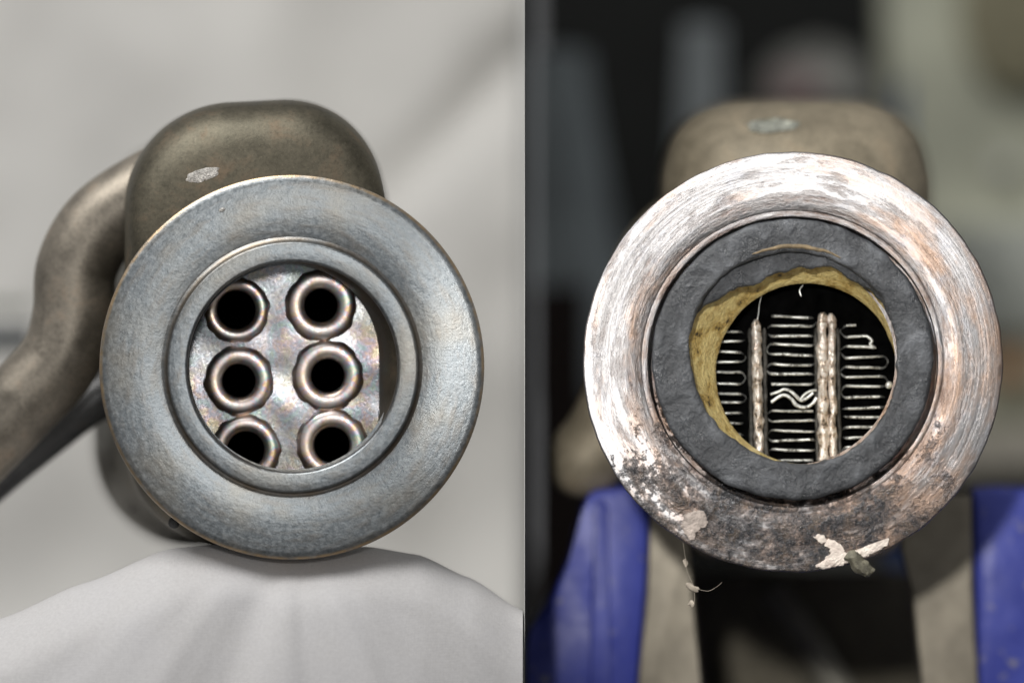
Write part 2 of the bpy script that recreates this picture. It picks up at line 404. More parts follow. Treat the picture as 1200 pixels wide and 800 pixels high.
# ------------------------------------------------------------------ white cloth the clean cooler rests on
def interp(x, tab):
    if x <= tab[0][0]: return tab[0][1]
    for (a, u), (b, v) in zip(tab, tab[1:]):
        if x <= b:
            t = (x - a) / (b - a); t = t * t * (3 - 2 * t) * 0.35 + t * 0.65
            return u + (v - u) * t
    return tab[-1][1]
CREST = [(-500, 930), (-250, 830), (-100, 768), (0, 725), (100, 683), (200, 643), (260, 637), (342, 640), (430, 640), (490, 650), (550, 677), (613, 716)]
PROF = [(-150, -370), (-110, -320), (-84, -250), (-62, -180), (-40, -115), (-18, -62), (8, -30), (34, -10), (62, 0), (100, -1), (300, -6), (620, -8), (760, -60), (850, -200), (900, -340)]
def cloth():
    nx, nv = 150, 90
    vs, fs = [], []
    for j in range(nv + 1):
        t = j / nv * (len(PROF) - 1); k = min(int(t), len(PROF) - 2); u = t - k
        p0, p1, p2, p3 = PROF[max(k - 1, 0)], PROF[k], PROF[k + 1], PROF[min(k + 2, len(PROF) - 1)]
        dd, hh = tuple(0.5 * (2 * b + (c - a) * u + (2 * a - 5 * b + 4 * c - e) * u * u + (-a + 3 * b - 3 * c + e) * u ** 3) for a, b, c, e in zip(p0, p1, p2, p3))
        for i in range(nx + 1):
            px = -450 + i / nx * 1063.5
            c = interp(px, CREST)
            down = max(0.0, -hh)
            ang = math.atan2(px - 345, down + 60)
            front = 1.0 if dd < 62 else max(0.0, 1 - (dd - 62) / 80)
            am = front * min(1.0, down / 70.0)
            fold = (6 * math.sin(ang * 5.0 + 0.6) + 2.5 * math.sin(ang * 11 + 2.0 + down * 0.004) + 11 * fbm((ang * 3.0, down * 0.0015, 1.3), 3) + 10 * fbm((px * 0.006, down * 0.004, 1.3), 2)) * am
            py = c - hh
            press = 16 * math.exp(-((px - 342) / 95.0) ** 2) * math.exp(-((dd - 18) / 34.0) ** 2)
            v = P(px, py + press, dd - fold)
            if px > 600: v.x = min(v.x, -0.0003)
            v.z = max(v.z, 0.0012); vs.append(v)
    for j in range(nv):
        for i in range(nx):
            a = j * (nx + 1) + i
            fs.append((a, a + 1, a + nx + 2, a + nx + 1))
    return vs, fs
co = obj('white_cloth', *cloth(), MT['cloth'], smooth=80)
tag(co, 'white woven cloth bunched up under the clean grey cooler flange', 'cloth')

# ------------------------------------------------------------------ clean cooler (left)
LX, LY, LR = 342, 430, 225.5
base = P(330, 645, 200)
A = thing('exhaust_gas_cooler', base, 'clean cooler with grey flange and six round tube ends resting on white cloth', 'cooler', 'coolers shown end on')
org = P(LX, LY, 0)
fl = obj('flange_plate', *lathe(LX, LY, [(148, 8), (152, 0.6), (154, 0), (185, -0.4), (216, 0), (221, 0.8), (224.6, 3), (225.5, 6), (225.5, 36), (223, 40), (218, 41.5), (120, 41.5)], 192), MT['fl_new'], A, org, 30)
obj('sealing_lip', *lathe(343, 430, [(154, 0.9), (151, -0.2), (149, -1.6), (147.6, -4), (147, -7), (146.8, -10), (146.0, -11.6), (144.8, -12.2), (144.2, -12.3), (126.6, -12.3), (126, -12.2), (124.6, -11.2), (123.2, -9), (122.6, -6), (122.6, 14)], 192), MT['fl_new'], A, P(344, 430, 0), 30)
# chamber between lip and tube plate: round in front, rounded box behind
def blend(r0, r1, t): return [a.lerp(b, t) for a, b in zip(r0, r1)]
def circ_q(cx, cy, r, d, n=128):
    out = []; per = n // 4
    for q in range(4):
        for i in range(per):
            a = q * math.pi / 2 + (i + 0.5) / per * math.pi / 2
            out.append(P(cx + r * math.cos(a), cy - r * math.sin(a), d))
    return out
PD = 96
front = circ_q(344, 430, 122.6, 14)
PLX, PLY, PHW, PHH, PRD = 310, 448, 134, 138, 108
back = rrect(PLX, PLY, PHW, PHH, PRD, PD)
mids = []
for t, wgt in ((0.0, 0.0), (0.12, 0.30), (0.3, 0.55), (0.55, 0.78), (0.8, 0.93), (0.93, 0.985), (1.0, 1.0)):
    r = blend(front, back, wgt)
    for v in r: v.y = (14 + (PD - 14) * t) * S
    mids.append(r)
obj('inlet_chamber', *loft(mids), MT['body_new'], A, P(330, 440, 50), 40)
TUBES = [(277, 363, 25.5, 39), (376, 358, 22.5, 42), (280, 446, 22.5, 41), (384, 440, 22.5, 42), (288, 527, 25, 41), (389, 521, 24, 42)]
def tube_plate():
    bm = bmesh.new(); es = []
    def loopadd(ring):
        vs = [bm.verts.new(v) for v in ring]
        for a, b in zip(vs, vs[1:] + vs[:1]): es.append(bm.edges.new((a, b)))
    loopadd(rrect(PLX, PLY, PHW + 1, PHH + 1, PRD, PD - 1, 64))
    for x, y, r, R in TUBES: loopadd(circ(x, y, r + 3, PD - 1, 40))
    bmesh.ops.triangle_fill(bm, use_beauty=True, use_dissolve=False, edges=es)
    vs = [v.co.copy() for v in bm.verts]; bm.verts.index_update()
    fs = [tuple(v.index for v in f.verts) for f in bm.faces]; bm.free(); return vs, fs
obj('tube_plate', *tube_plate(), MT['heat'], A, P(PLX, PLY, PD), 30)
for i, (x, y, r, R) in enumerate(TUBES):
    r = r - 3; ph = i * 1.7
    def fn(a, rr, ph=ph, R=R):
        k = max(0.0, (rr - R + 4.5) / 4.5)
        return rr + k * (0.6 * math.sin(9 * a + ph) + 0.5 * math.sin(14 * a + 2 * ph) + 0.7 * math.sin(5 * a + ph * 3))
    ro = R
    rm, hw = (ro + r) / 2 - 0.5, (ro - r) / 2 - 0.5
    prof = [(ro + 1.2, PD + 0.5), (ro + 0.2, PD - 0.8)]
    for k in range(15):
        th = math.pi * (k + 0.6) / 15.2
        prof.append((rm + hw * math.copysign(abs(math.cos(th)) ** 0.85, math.cos(th)), PD - 0.5 - 8.0 * math.sin(th) ** 0.8))
    prof += [(r, PD + 6), (r, PD + 26)]
    te = obj('tube_end', *lathe(x, y, prof, 96, fn), MT['heat2'], A, P(x, y, PD), 50)
    obj('tube_bore', *lathe(x, y, [(r, PD + 25.5), (r, PD + 60), (r - 1, PD + 290)], 48, cap1=True), MT['soot'], te, P(x, y, PD + 60))  # clean metal bore coloured black for its deep shade
# end cap behind the flange, then the long can
capp = []
ring0 = circ_q(344, 430, 142, 40)
for d, wgt in ((40, 0.0), (43, 0.45), (48, 0.70), (57, 0.84), (70, 0.925), (86, 0.97), (104, 0.992), (125, 1.0), (240, 1.0), (420, 0.99), (440, 0.96), (450, 0.9)):
    r = rrect(298, 379, 152, 261, 122, d)
    out = []
    for v, v0 in zip(r, ring0):
        k = (v.x / S + 317) / 151.0
        v = v.copy()
        if v.z > ZC + 100 * S: v.z += (5 * math.sin(k * 1.9)) * S + 1.5 * S * fbm((k * 2, d * 0.01, 2.0), 2)
        q = v0.lerp(v, wgt); q.y = d * S
        out.append(q)
    capp.append(out)
cap = obj('end_cap', *loft(capp, cap1=True), MT['body_new'], A, P(298, 379, 250), 60)
def weld_spot(cx, cy, d, rx, ry, rot, h=3):
    rings = []
    for k, (s, dd) in enumerate(((1.0, 1.5), (0.92, -0.8), (0.7, -2.0), (0.35, -2.6))):
        ring = []
        for i in range(28):
            a = 2 * math.pi * i / 28
            jit = 1 + 0.16 * fbm((math.cos(a) * 1.6 + cx, math.sin(a) * 1.6, s * 2), 3)
            u, v = rx * s * jit * math.cos(a), ry * s * jit * math.sin(a)
            ring.append(P(cx + u * math.cos(rot) - v * math.sin(rot), cy - (u * math.sin(rot) + v * math.cos(rot)), d + dd * h / 3 + 0.14 * v * 0))
        rings.append(ring)
    return loft(rings, cap1=True)
from mathutils.bvhtree import BVHTree
def patch_on(mesh, cx, cy, rx, ry, rot, levels, seed):
    """a low uneven patch lying on a surface; levels = (size, height towards the viewer)"""
    bvh = BVHTree.FromPolygons([tuple(v) for v in mesh[0]], [tuple(f) for f in mesh[1]])
    eye = Vector((0, -DPX * S, ZC)); rings = []
    for sz, lift in levels:
        ring = []
        for i in range(36):
            a = 2 * math.pi * i / 36
            jit = 1 + 0.5 * fbm((math.cos(a) * 1.8 + seed, math.sin(a) * 1.8, sz * 2), 4)
            u, v = rx * sz * jit * math.cos(a), ry * sz * jit * math.sin(a)
            q = P(cx + u * math.cos(rot) - v * math.sin(rot), cy - (u * math.sin(rot) + v * math.cos(rot)), 0)
            h = bvh.ray_cast(eye, (q - eye).normalized())[0]
            if h is None: h = ring[-1] if ring else q
            ring.append(h + (eye - h).normalized() * lift * S)
        rings.append(ring)
    return loft(rings, cap1=True)
obj('scraped_spot', *patch_on(loft(capp), 238, 205, 21, 7.5, 0.28, ((1.0, -0.3), (0.95, 0.3), (0.7, 0.6), (0.35, 0.7)), 1.0), MT['spotm'], cap)
obj('weld_pip', *weld_spot(260, 246, -0.5, 4.2, 2.6, 0.4, 2), MT['spotm'], fl, P(260, 246, -1))
obj('weld_pip', *lathe(204, 612, [(0.5, 40), (6, 39), (7, 30), (6, 20), (3, 14)], 20, cap1=True), MT['dark'], fl, P(204, 612, 30))
can = []
for d, ins in ((446, 60), (452, 20), (462, 4), (480, 0), (900, 0), (1000, 0), (1012, 6), (1018, 40)):
    can.append(rrect(276, 400, 166 - ins, 240 - ins, 120, d))
obj('cooler_can', *loft(can, cap0=True, cap1=True), MT['can_new'], A, P(304, 400, 700), 50)
pp = [P(*p) for p in smooth_path([(300, 176, 205), (235, 196, 212), (172, 226, 215), (118, 264, 215), (90, 314, 215), (86, 368, 215), (70, 420, 215), (22, 474, 216), (-50, 548, 220), (-170, 668, 230)], 8)]
pipe = obj('coolant_pipe', *tube(pp, 50 * S, 40), MT['pipe_new'], A, P(60, 380, 215), 60)
pp = [P(*p) for p in smooth_path([(240, 420, 400), (165, 448, 372), (110, 468, 360), (50, 512, 352), (-30, 578, 350), (-160, 700, 350)], 6)]
obj('shade_band_pipe', *tube(pp, 30 * S, 28), mat_body('shaded_band_grey', (0.06, 0.06, 0.06), (0.10, 0.10, 0.10), (0.13, 0.12, 0.11)), A, P(60, 540, 350), 60)  # added pipe, coloured dark for the shaded band under the coolant pipe

# dark rail far behind the pipe
r = thing('dark_rail', P(-60, 420, 1700), 'dark blue grey rail behind the bent pipe at the left edge', 'rail')
obj('rail_bar', *tube([P(-420, 404, 1700), P(38, 396, 1700)], 20 * S, 20), mat_plain('rail_paint', (0.03, 0.04, 0.045), 0.5), r)
obj('rail_cap', *tube([P(-420, 356, 1700), P(34, 356, 1700)], 9 * S, 16), mat_plain('rail_cap_paint', (0.30, 0.31, 0.28), 0.5), r)
obj('rail_post', *tube([P(-330, 350, 1700), Vector((P(-330, 400, 1700).x, P(0, 0, 1700).y, 0.0))], 12 * S, 16), mat_plain('post_paint', (0.05, 0.055, 0.06), 0.5), r)

# ------------------------------------------------------------------ sooted cooler (right)
RX, RY = 929, 424
B = thing('exhaust_gas_cooler', P(RX, 640, 300), 'sooted cooler with scraped bright flange and torn dark gasket held in blue vice', 'cooler', 'coolers shown end on')
def rimfn(a, r):
    k = max(0.0, (r - 236) / 10.0)
    return r + k * (1.1 * fbm((math.cos(a) * 9, math.sin(a) * 9, 0), 4) * 2)
def facefn_prof():
    return [(169, 34), (169, 4), (170.5, 1.2), (174, 0.4), (177, 1.2), (179, 0.2), (200, 0), (212, 0.6), (228, 0), (240, 0.1), (244.2, 0.4), (245.5, 1.4), (246, 3), (246, 40), (243, 44), (120, 44)]
flb = obj('flange_plate', *lathe(RX, RY, facefn_prof(), 256, rimfn), MT['fl_used'], B, P(RX, RY, 0), 30)

def radial_table(pts, cx, cy, n=256, jitter=0.0, seed=0.0):
    pol = sorted((math.atan2(cy - y, x - cx) % (2 * math.pi), math.hypot(x - cx, y - cy)) for x, y in pts)
    pol = [(pol[-1][0] - 2 * math.pi, pol[-1][1])] + pol + [(pol[0][0] + 2 * math.pi, pol[0][1])]
    out = []
    for i in range(n):
        a = 2 * math.pi * i / n
        for (a0, r0), (a1, r1) in zip(pol, pol[1:]):
            if a0 <= a <= a1:
                t = (a - a0) / max(1e-6, a1 - a0); t = t * t * (3 - 2 * t)
                out.append(r0 + (r1 - r0) * t + jitter * fbm((math.cos(a) * 8 + seed, math.sin(a) * 8, seed), 4)); break
    return out
WAVY = [(809, 388), (823, 361), (850, 346), (890, 332), (913, 320), (949, 314), (976, 314), (998, 328), (1030, 350), (1047, 384), (1051, 420), (1049, 451), (1031, 494), (1003, 523), (962, 541), (908, 539), (866, 519), (834, 490), (813, 442)]
LEDGE = [(809, 388), (820, 360), (829, 344), (850, 321), (881, 305), (917, 296), (953, 298), (980, 307), (1012, 328), (1032, 348), (1047, 384), (1051, 420), (1049, 451), (1031, 494), (1003, 523), (962, 541), (908, 539), (866, 519), (834, 490), (813, 442)]
wav = radial_table(WAVY, RX, 421, 256, 5.0, 3.0); led = radial_table(LEDGE, RX, 421, 256, 3.0, 8.0)
def poly_ring(tab, add, d, dj=0.0):
    n = len(tab)
    return [P(RX + (tab[i] + add) * math.cos(2 * math.pi * i / n), 421 - (tab[i] + add) * math.sin(2 * math.pi * i / n),
              d + 0.7 * dj * fbm((math.cos(2 * math.pi * i / n) * 2.4, math.sin(2 * math.pi * i / n) * 2.4, tab[0] * 0.05), 3)) for i in range(n)]
outer = [164.5 + 3.0 * fbm((math.cos(2 * math.pi * i / 256) * 7, math.sin(2 * math.pi * i / 256) * 7, 5.5), 4) for i in range(256)]
def midtab(t): return [a + (b - a) * t for a, b in zip(led, outer)]
gk = obj('gasket_ring', *loft([poly_ring(outer, 0, 28), poly_ring(outer, 0, 2), poly_ring(outer, -1.5, -2.5, 2), poly_ring(outer, -5, -4.5, 3), poly_ring(midtab(0.72), 0, -4.5, 6), poly_ring(midtab(0.45), 0, -4.0, 7), poly_ring(midtab(0.2), 0, -4.0, 6),
                               poly_ring(led, 4, -4, 3), poly_ring(led, 1.2, -2.8, 2), poly_ring(led, 0, 0), poly_ring(led, 0.5, 12), poly_ring(led, 6, 16)]), MT['gasket'], B, P(RX, 421, 0), 50)
obj('torn_inner_layer', *loft([poly_ring(led, 8, 9), poly_ring(led, 2, 9, 2), poly_ring([max(w_ + 5, min(l, w_ + 12)) for w_, l in zip(wav, led)], 0, 9.5, 5), poly_ring(wav, 3, 9.5, 4), poly_ring(wav, 0.8, 11, 2), poly_ring(wav, 0, 14), poly_ring(wav, 1.5, 25), poly_ring(wav, 12, 28)]), MT['gasket'], gk, P(RX, 421, 12), 50)
arc = [(RX + (led[i] + 7) * math.cos(2 * math.pi * i / 256), 421 - (led[i] + 7) * math.sin(2 * math.pi * i / 256)) for i in range(46, 80)]
o = obj('ledge_highlight', *tube([P(x, y, -4.2 + 1.2 * fbm((x * 0.05, y * 0.05, 0), 2)) for x, y in arc], 2.4 * S, 10, rfn=lambda t: 0.2 + 0.9 * math.sin(math.pi * t) ** 0.7 * (0.9 + 0.8 * fbm((t * 14, 0, 3), 3))), mat_plain('ledge_highlight', (0.24, 0.18, 0.105), 0.6, 0, 0.5, 0.1, 0.8), gk)  # tan strip added as the highlight along the ledge edge
# oily bore wall and the black chamber behind
rings = []
for k in range(13):
    t = k / 12; cx, cy, rr = 930 + 15 * t, 421 + 17 * t, 130 - 24 * t
    d = 24 + 48 * t
    rings.append([P(cx + (rr + 2.4 * fbm((math.cos(a) * 4, math.sin(a) * 4, t * 2), 3)) * math.cos(a), cy - (rr + (2.4 * (1 - t)) * fbm((math.cos(a) * 4, math.sin(a) * 4, t * 2), 3)) * math.sin(a), d) for a in [2 * math.pi * i / 128 for i in range(128)]])
rings.append(circ(945, 438, 106.5, 75)); rings.append(circ(945, 438, 110, 77))
obj('bore_wall', *loft(rings), MT['brass'], B, P(938, 430, 50), 60)
obj('core_chamber', *loft([circ(945, 438, 109, 77), circ(945, 438, 150, 79), circ(945, 438, 150, 150)], cap1=True), MT['soot'], B, P(945, 438, 110))

def ribbon(pts, d0, d1, t, tdeep=None):
    n = len(pts); rings = []
    for i, (x, y) in enumerate(pts):
        a, b = pts[max(i - 1, 0)], pts[min(i + 1, n - 1)]
        L = math.hypot(b[0] - a[0], b[1] - a[1]) or 1; nx, ny = -(b[1] - a[1]) / L, (b[0] - a[0]) / L
        dz = tdeep(x, y) if tdeep else 0.0; tt = t * max(0.3, 1 - 0.05 * dz) * (1 + 0.5 * fbm((x * 0.06, y * 0.06, 2.2), 3)); dj = 2.5 * fbm((x * 0.05, y * 0.05, 7.7), 2)
        rings.append([P(x + nx * o * tt, y + ny * o * tt, d + dj + dz) for o, d in ((-0.5, d1), (-0.5, d0 + 1), (-0.28, d0 + 0.25), (0.0, d0), (0.28, d0 + 0.25), (0.5, d0 + 1), (0.5, d1))])
    return loft(rings, cap0=True, cap1=True)
def deep(xl, xr):
    c, h = (xl + xr) / 2, (xr - xl) / 2
    return lambda x, y: (15.0 + 14 * mnoise.noise((x * 0.02, y * 0.09, c))) * max(0.0, min(1.0, (abs(x - c) - h + 4) / 5.0))
def serp(xl, xr, ys, start_right, seed):
    """one folded strip: level runs joined by rounded turns at alternating ends"""
    rnd = random.Random(seed); pts = []; right = start_right
    for k, y in enumerate(ys):
        l, r_ = xl(y), xr(y)
        xs = [l + 3, (2 * l + r_) / 3, (l + 2 * r_) / 3, r_ - 3]
        if not right: xs = xs[::-1]
        y0 = rnd.uniform(-0.9, 0.9); sl = rnd.uniform(-0.9, 0.9)
        for j, x in enumerate(xs): pts.append((x, y + y0 + sl * (j - 1.5) / 1.5 * (1 if right else -1) + rnd.uniform(-.4, .4)))
        if k < len(ys) - 1:
            e = r_ if right else l; sgn = 1 if right else -1; dy = ys[k + 1] - y
            pts += [(e + sgn * 1.2, y + dy * 0.22 + rnd.uniform(-.6, .6)), (e + sgn * (2.2 + rnd.uniform(0, 2.2)), y + dy * 0.5), (e + sgn * 1.2, y + dy * 0.78)]
        right = not right
    return smooth_path(pts, 3)
FD = 94
def hole_l(y): return 945 - math.sqrt(max(0, 106 ** 2 - (y - 438) ** 2))
def hole_r(y): return 945 + math.sqrt(max(0, 106 ** 2 - (y - 438) ** 2))
core = obj('core_plate', *loft([circ(945, 438, 149, 112, 64), circ(945, 438, 149, 116, 64)], cap0=True, cap1=True), MT['soot'], B, P(945, 438, 114))
ys_l = [389 + 11.9 * k for k in range(14)]
obj('folded_fin', *ribbon(serp(lambda y: 826, lambda y: 871, ys_l, True, 1), FD, FD + 16, 2.7, deep(800, 871)), MT['fin'], core)
ysm = [370.5 + 11.25 * k for k in range(8)]
obj('folded_fin', *ribbon(serp(lambda y: 901, lambda y: 954, ysm, True, 2), FD, FD + 16, 3.0, deep(901, 954)), MT['fin'], core)
ysm2 = [482 + 11.3 * k for k in range(6)]
obj('folded_fin', *ribbon(serp(lambda y: 902, lambda y: 956, ysm2, False, 3), FD, FD + 16, 2.7, deep(902, 956)), MT['fin'], core)
ys_r = [382 + 11.9 * k for k in range(14)]
obj('folded_fin', *ribbon(serp(lambda y: 988, lambda y: (1006 if y < 388 else 1018 if y < 400 else 1029 if y < 410 else 1038), ys_r, False, 4), FD, FD + 16, 2.9, deep(988, 1037)), MT['fin'], core)
for path, th in (([(903, 462), (912, 459), (919, 456), (926, 458), (932, 463), (939, 469), (946, 466), (953, 460)], 3.4), ([(904, 471), (914, 464), (921, 463), (928, 468), (934, 475), (944, 477), (952, 473), (957, 466)], 3.8), ([(938, 468), (943, 462), (950, 458), (957, 457)], 2.6)):
    o = obj('crushed_fin', *ribbon(smooth_path(path, 5), FD - 3, FD + 8, th), MT['fin'], core)
    o['label'] = 'crumpled broken piece of fin in the middle column'
def lumpy_bar(x, w_, y0, y1, d, seed, tilt=0.0):
    rings = []
    n = 70
    for k in range(n + 1):
        t = k / n; y = y0 + (y1 - y0) * t; end = min(1.0, math.sqrt(min(1, t * n / 3.0)))
        ww = w_ * 0.5 * (0.86 + 0.55 * fbm((y * 0.06, seed, 0), 3)) * (0.35 + 0.65 * end); xo = x + 2.6 * fbm((y * 0.045, seed + 4, 1), 3) + tilt * t
        ring = []
        for j in range(20):
            a = 2 * math.pi * j / 20
            b = 1 + 0.6 * fbm((math.cos(a) * 1.5 + seed, y * 0.085, math.sin(a) * 1.5), 4)
            ring.append(P(xo + ww * b * math.cos(a), y, d + w_ * 0.55 * b * math.sin(a)))
        rings.append(ring)
    return loft(rings, cap0=True, cap1=True)
obj('brazed_bar', *lumpy_bar(886, 13, 374, 546, 96, 1.0, 4), MT['bar'], core, None, 80)
obj('brazed_bar', *lumpy_bar(963.5, 14, 366, 548, 95, 7.0, 2), MT['bar'], core, None, 80)
obj('brazed_bar', *lumpy_bar(974.5, 11, 367, 548, 95, 12.0, 2), MT['bar'], core, None, 80)
for x, sd in ((896, 3), (879, 5), (956, 6), (982, 8)):
    obj('braze_seam', *lumpy_bar(x, 5.5, 384, 546, 104, sd * 3.1, 2), MT['seam'], core, None, 80)
obj('loose_hair', *tube([P(*p) for p in smooth_path([(893, 344, 86), (890, 356, 88), (889, 366, 90), (887, 377, 92)], 4)], 0.6 * S, 6), MT['fin'], core)
obj('loose_hair', *tube([P(*p) for p in smooth_path([(941, 334, 80), (937, 340, 82), (939, 347, 82)], 4)], 0.7 * S, 6), MT['fin'], core)
obj('bright_drip', *lathe(1042, 451, [(0.3, 70), (3, 71), (4.5, 74), (3.5, 78)], 14), MT['fin'], core)

# body of the sooted cooler: rounded crown, narrowing to the part the jaws grip
def egg(ins, d):
    out = []
    n = 128
    prof = [(118, 0), (119, 60), (124, 92), (137, 121), (160, 142), (195, 154), (240, 158), (420, 158), (500, 150), (560, 131), (590, 122.5), (632, 122.5), (646, 112), (652, 90), (653, 0)]
    prof = smooth_path(prof, 5)
    R_ = [(932 + max(0, h - ins) if h > 0 else 932, y + (ins if y < 300 else -ins * 0.3)) for y, h in prof]
    L_ = [(932 - max(0, h - ins) if h > 0 else 932, y + (ins if y < 300 else -ins * 0.3)) for y, h in prof[::-1]][1:-1]
    return [P(x, y, d) for x, y in R_ + L_]
eg = [egg(i_, d + 70) for d, i_ in ((150, 92), (166, 66), (186, 44), (208, 26), (232, 12), (262, 3), (292, 0), (600, 0), (980, 0), (1010, 12))]
bodyb = obj('end_cap', *loft(eg, cap0=True, cap1=True), MT['body_old'], B, P(932, 390, 400), 50)
obj('neck', *loft([circ(RX, RY, 178, 42, 96), circ(RX, RY + 6, 168, 90, 96), circ(RX + 2, RY + 8, 160, 270, 96)]), MT['body_old'], B, P(RX, RY, 100))
obj('pitted_scar', *patch_on(loft(eg, cap0=True), 905, 147, 31, 9, 0.06, ((1.0, -1), (0.93, 3.5), (0.8, 4.5), (0.66, 1.5), (0.4, 0.6)), 4.0), mat_plain('scar_metal', (0.36, 0.37, 0.32), 0.45, 0.4, 0.6, 0.09, 0.8), bodyb)
pp = [P(*p) for p in smooth_path([(880, 240, 520), (815, 262, 520), (772, 300, 520), (752, 350, 515), (746, 410, 505), (728, 470, 500), (708, 510, 500), (692, 530, 500), (686, 537, 500)], 6)]
dirn = (pp[-1] - pp[-2]).normalized(); endp = pp[-1]
npp = len(pp); pp = pp + [endp + dirn * 52 * S * math.sin(a * math.pi / 16) for a in range(1, 9)]
def endr(t):
    k = round(t * (len(pp) - 1)) - (npp - 1)
    return 1.0 if k <= 0 else max(0.02, math.cos(k * math.pi / 16))
obj('coolant_pipe', *tube(pp, 52 * S, 36, rfn=endr), MT['body_old'], B, P(740, 420, 520), 60)

# grey flake, painted bright patches, crumbs and fluff on the scraped face
glintm = mat_plain('pale_pink_glint', (0.84, 0.70, 0.62), 0.45, 0.2, 0.3, 0.07, 1.0)  # pale tone painted for a bright reflective patch of the flange
flakeg = mat_plain('grey_pink_flake', (0.42, 0.36, 0.32), 0.55, 0.3, 0.5, 0.06, 1.0)
def flake(pts, d0, d1, seed):
    pts = [(x + 3.2 * mnoise.noise((x * 0.33, y * 0.33, seed)), y + 2.6 * mnoise.noise((x * 0.33, y * 0.33, seed + 9))) for x, y in smooth_path([(*p,) for p in pts + pts[:1]], 8)[:-1]]
    cx = sum(p[0] for p in pts) / len(pts); cy = sum(p[1] for p in pts) / len(pts)
    def ring(k, d): return [P(cx + (x - cx) * k, cy + (y - cy) * k, d + 1.0 * mnoise.noise((x * 0.1, y * 0.1, d))) for x, y in pts]
    return loft([ring(1, d1), ring(0.98, d0 + 0.6), ring(0.93, d0), ring(0.5, d0 - 0.6)], cap1=True)
for sd, pl in enumerate(([(955, 664), (966, 655), (972, 645), (966, 636), (974, 631), (984, 638), (990, 648), (1002, 645), (1022, 638), (1042, 631), (1036, 641), (1018, 650), (1004, 656), (985, 662), (968, 666)],
                         [(798, 612), (806, 600), (822, 598), (830, 606), (826, 616), (816, 624), (812, 634), (800, 622)],
                         [(952, 628), (962, 626), (970, 632), (962, 636)])):
    obj('flake_glint_patch', *flake(pl, -1.6, 1.5, sd * 3.3), flakeg if sd == 1 else glintm, flb)
crumbm = mat_plain('grey_green_crumb', (0.16, 0.15, 0.11), 0.6, 0.1, 0.6, 0.1, 0.8)
def crumb(pts, r, seed, n=10):
    V = [P(*p) for p in smooth_path(pts, 5)]
    vs, fs = tube(V, r * S, n, rfn=lambda t: 0.65 + 0.35 * math.sin(t * 3.0 + 0.3))
    return [v + Vector((fbm((v / S) * 0.11 + Vector((seed, 0, 0)), 3), fbm((v / S) * 0.11 + Vector((0, seed, 5)), 3), fbm((v / S) * 0.11 + Vector((0, 3, seed)), 3))) * 6 * S for v in vs], fs
tag(obj('soot_crumb', *crumb([(995, 648, -4), (1003, 656, -7), (1012, 665, -7), (1021, 671, -5)], 9, 2.0, 14), crumbm, smooth=25), 'grey green crumb of debris stuck to the bottom rim of the scraped flange', 'debris')
fluffm = mat_plain('pale_fluff', (0.50, 0.44, 0.36), 0.9)
fz = thing('fluff_strand', P(815, 690, 30), 'tiny pale fluff with loose hairs hanging under the scraped flange', 'fluff')
obj('speck', *crumb([(806, 684, 30), (812, 688, 30), (820, 691, 30)], 3.6, 5.0), fluffm, fz)
obj('speck', *crumb([(809, 706, 30), (814, 709, 30)], 3.2, 8.0), fluffm, fz)
obj('speck', *crumb([(802, 655, 28), (803, 662, 29)], 2.6, 9.0), fluffm, fz)
for hp in ([(797, 618, 20), (802, 645, 26), (805, 668, 28), (813, 688, 30), (814, 708, 30)], [(818, 690, 30), (830, 692, 29), (840, 687, 29), (846, 682, 29)]):
    obj('hair', *tube([P(*p) for p in smooth_path(hp, 6)], 0.2 * S, 5), fluffm, fz)

# ------------------------------------------------------------------ blue vice
V_ = thing('bench_vice', (P(950, 0, 500).x, 0.07, 0.0), 'blue enamelled bench vice with bare steel jaw plates gripping the sooted cooler', 'vice')
VD0, VD1 = 430, 880
zfloor = 400 + (ZC / S) / ((DPX + VD1) / DPX)     # photo row of the bench at that depth
lj = [(763, 566), (700, 572), (690, 578), (684, 590), (677, 618), (668, 650), (652, 686), (632, 716), (612, 742), (580, 770), (540, 800), (520, 850), (520, 900), (745, 900), (748, 800), (758, 690)]
def clipx(vs, lim):   # keep right of the divider
    return [Vector((max(v.x, lim), v.y, v.z)) for v in vs]
v, f = prism(lj, VD0, VD1, 14); obj('fixed_jaw', clipx(v, 0.0004), f, MT['blue'], V_, None, 30)
obj('jaw_rib', *prism([(696, 588), (706, 584), (712, 592), (716, 900), (690, 900), (692, 700)], VD0 - 14, VD0 + 20, 6), MT['blue'], V_, None, 40)
rj = [(1139, 572), (1165, 570), (1210, 572), (1250, 590), (1275, 640), (1300, 720), (1330, 900), (1150, 900), (1146, 800), (1141, 690)]
obj('moving_jaw', *prism(rj, VD0, VD1, 14), MT['blue'], V_, None, 30)
obj('jaw_plate', *prism([(763, 584), (808, 584), (808, 640), (812, 690), (822, 800), (822, 880), (745, 880), (748, 800), (758, 690)], VD0 - 16, VD1 - 20, 5), MT['plate'], V_, None, 30)
obj('jaw_plate', *prism([(1057, 580), (1138, 580), (1140, 690), (1146, 800), (1149, 880), (1086, 880), (1080, 800), (1068, 690), (1056, 640)], VD0 - 16, VD1 - 20, 5), MT['plate'], V_, None, 30)
obj('guide_bar', *tube([P(760, 862, 560), P(1150, 862, 560)], 26 * S, 24), MT['plate'], V_)
obj('slide_block', *prism([(800, 668), (1100, 668), (1100, 905), (800, 905)], 1030, 1300, 8), mat_plain('dark_oily_iron', (0.14, 0.125, 0.09), 0.7), V_, None, 30)
obj('lead_screw', *tube([P(905, 690, 1000), P(1010, 850, 920)], 22 * S, 24), mat_plain('oily_steel', (0.26, 0.25, 0.21), 0.5, 0.3), V_)
x0, x1 = 0.0008, P(1330, 0, VD0).x
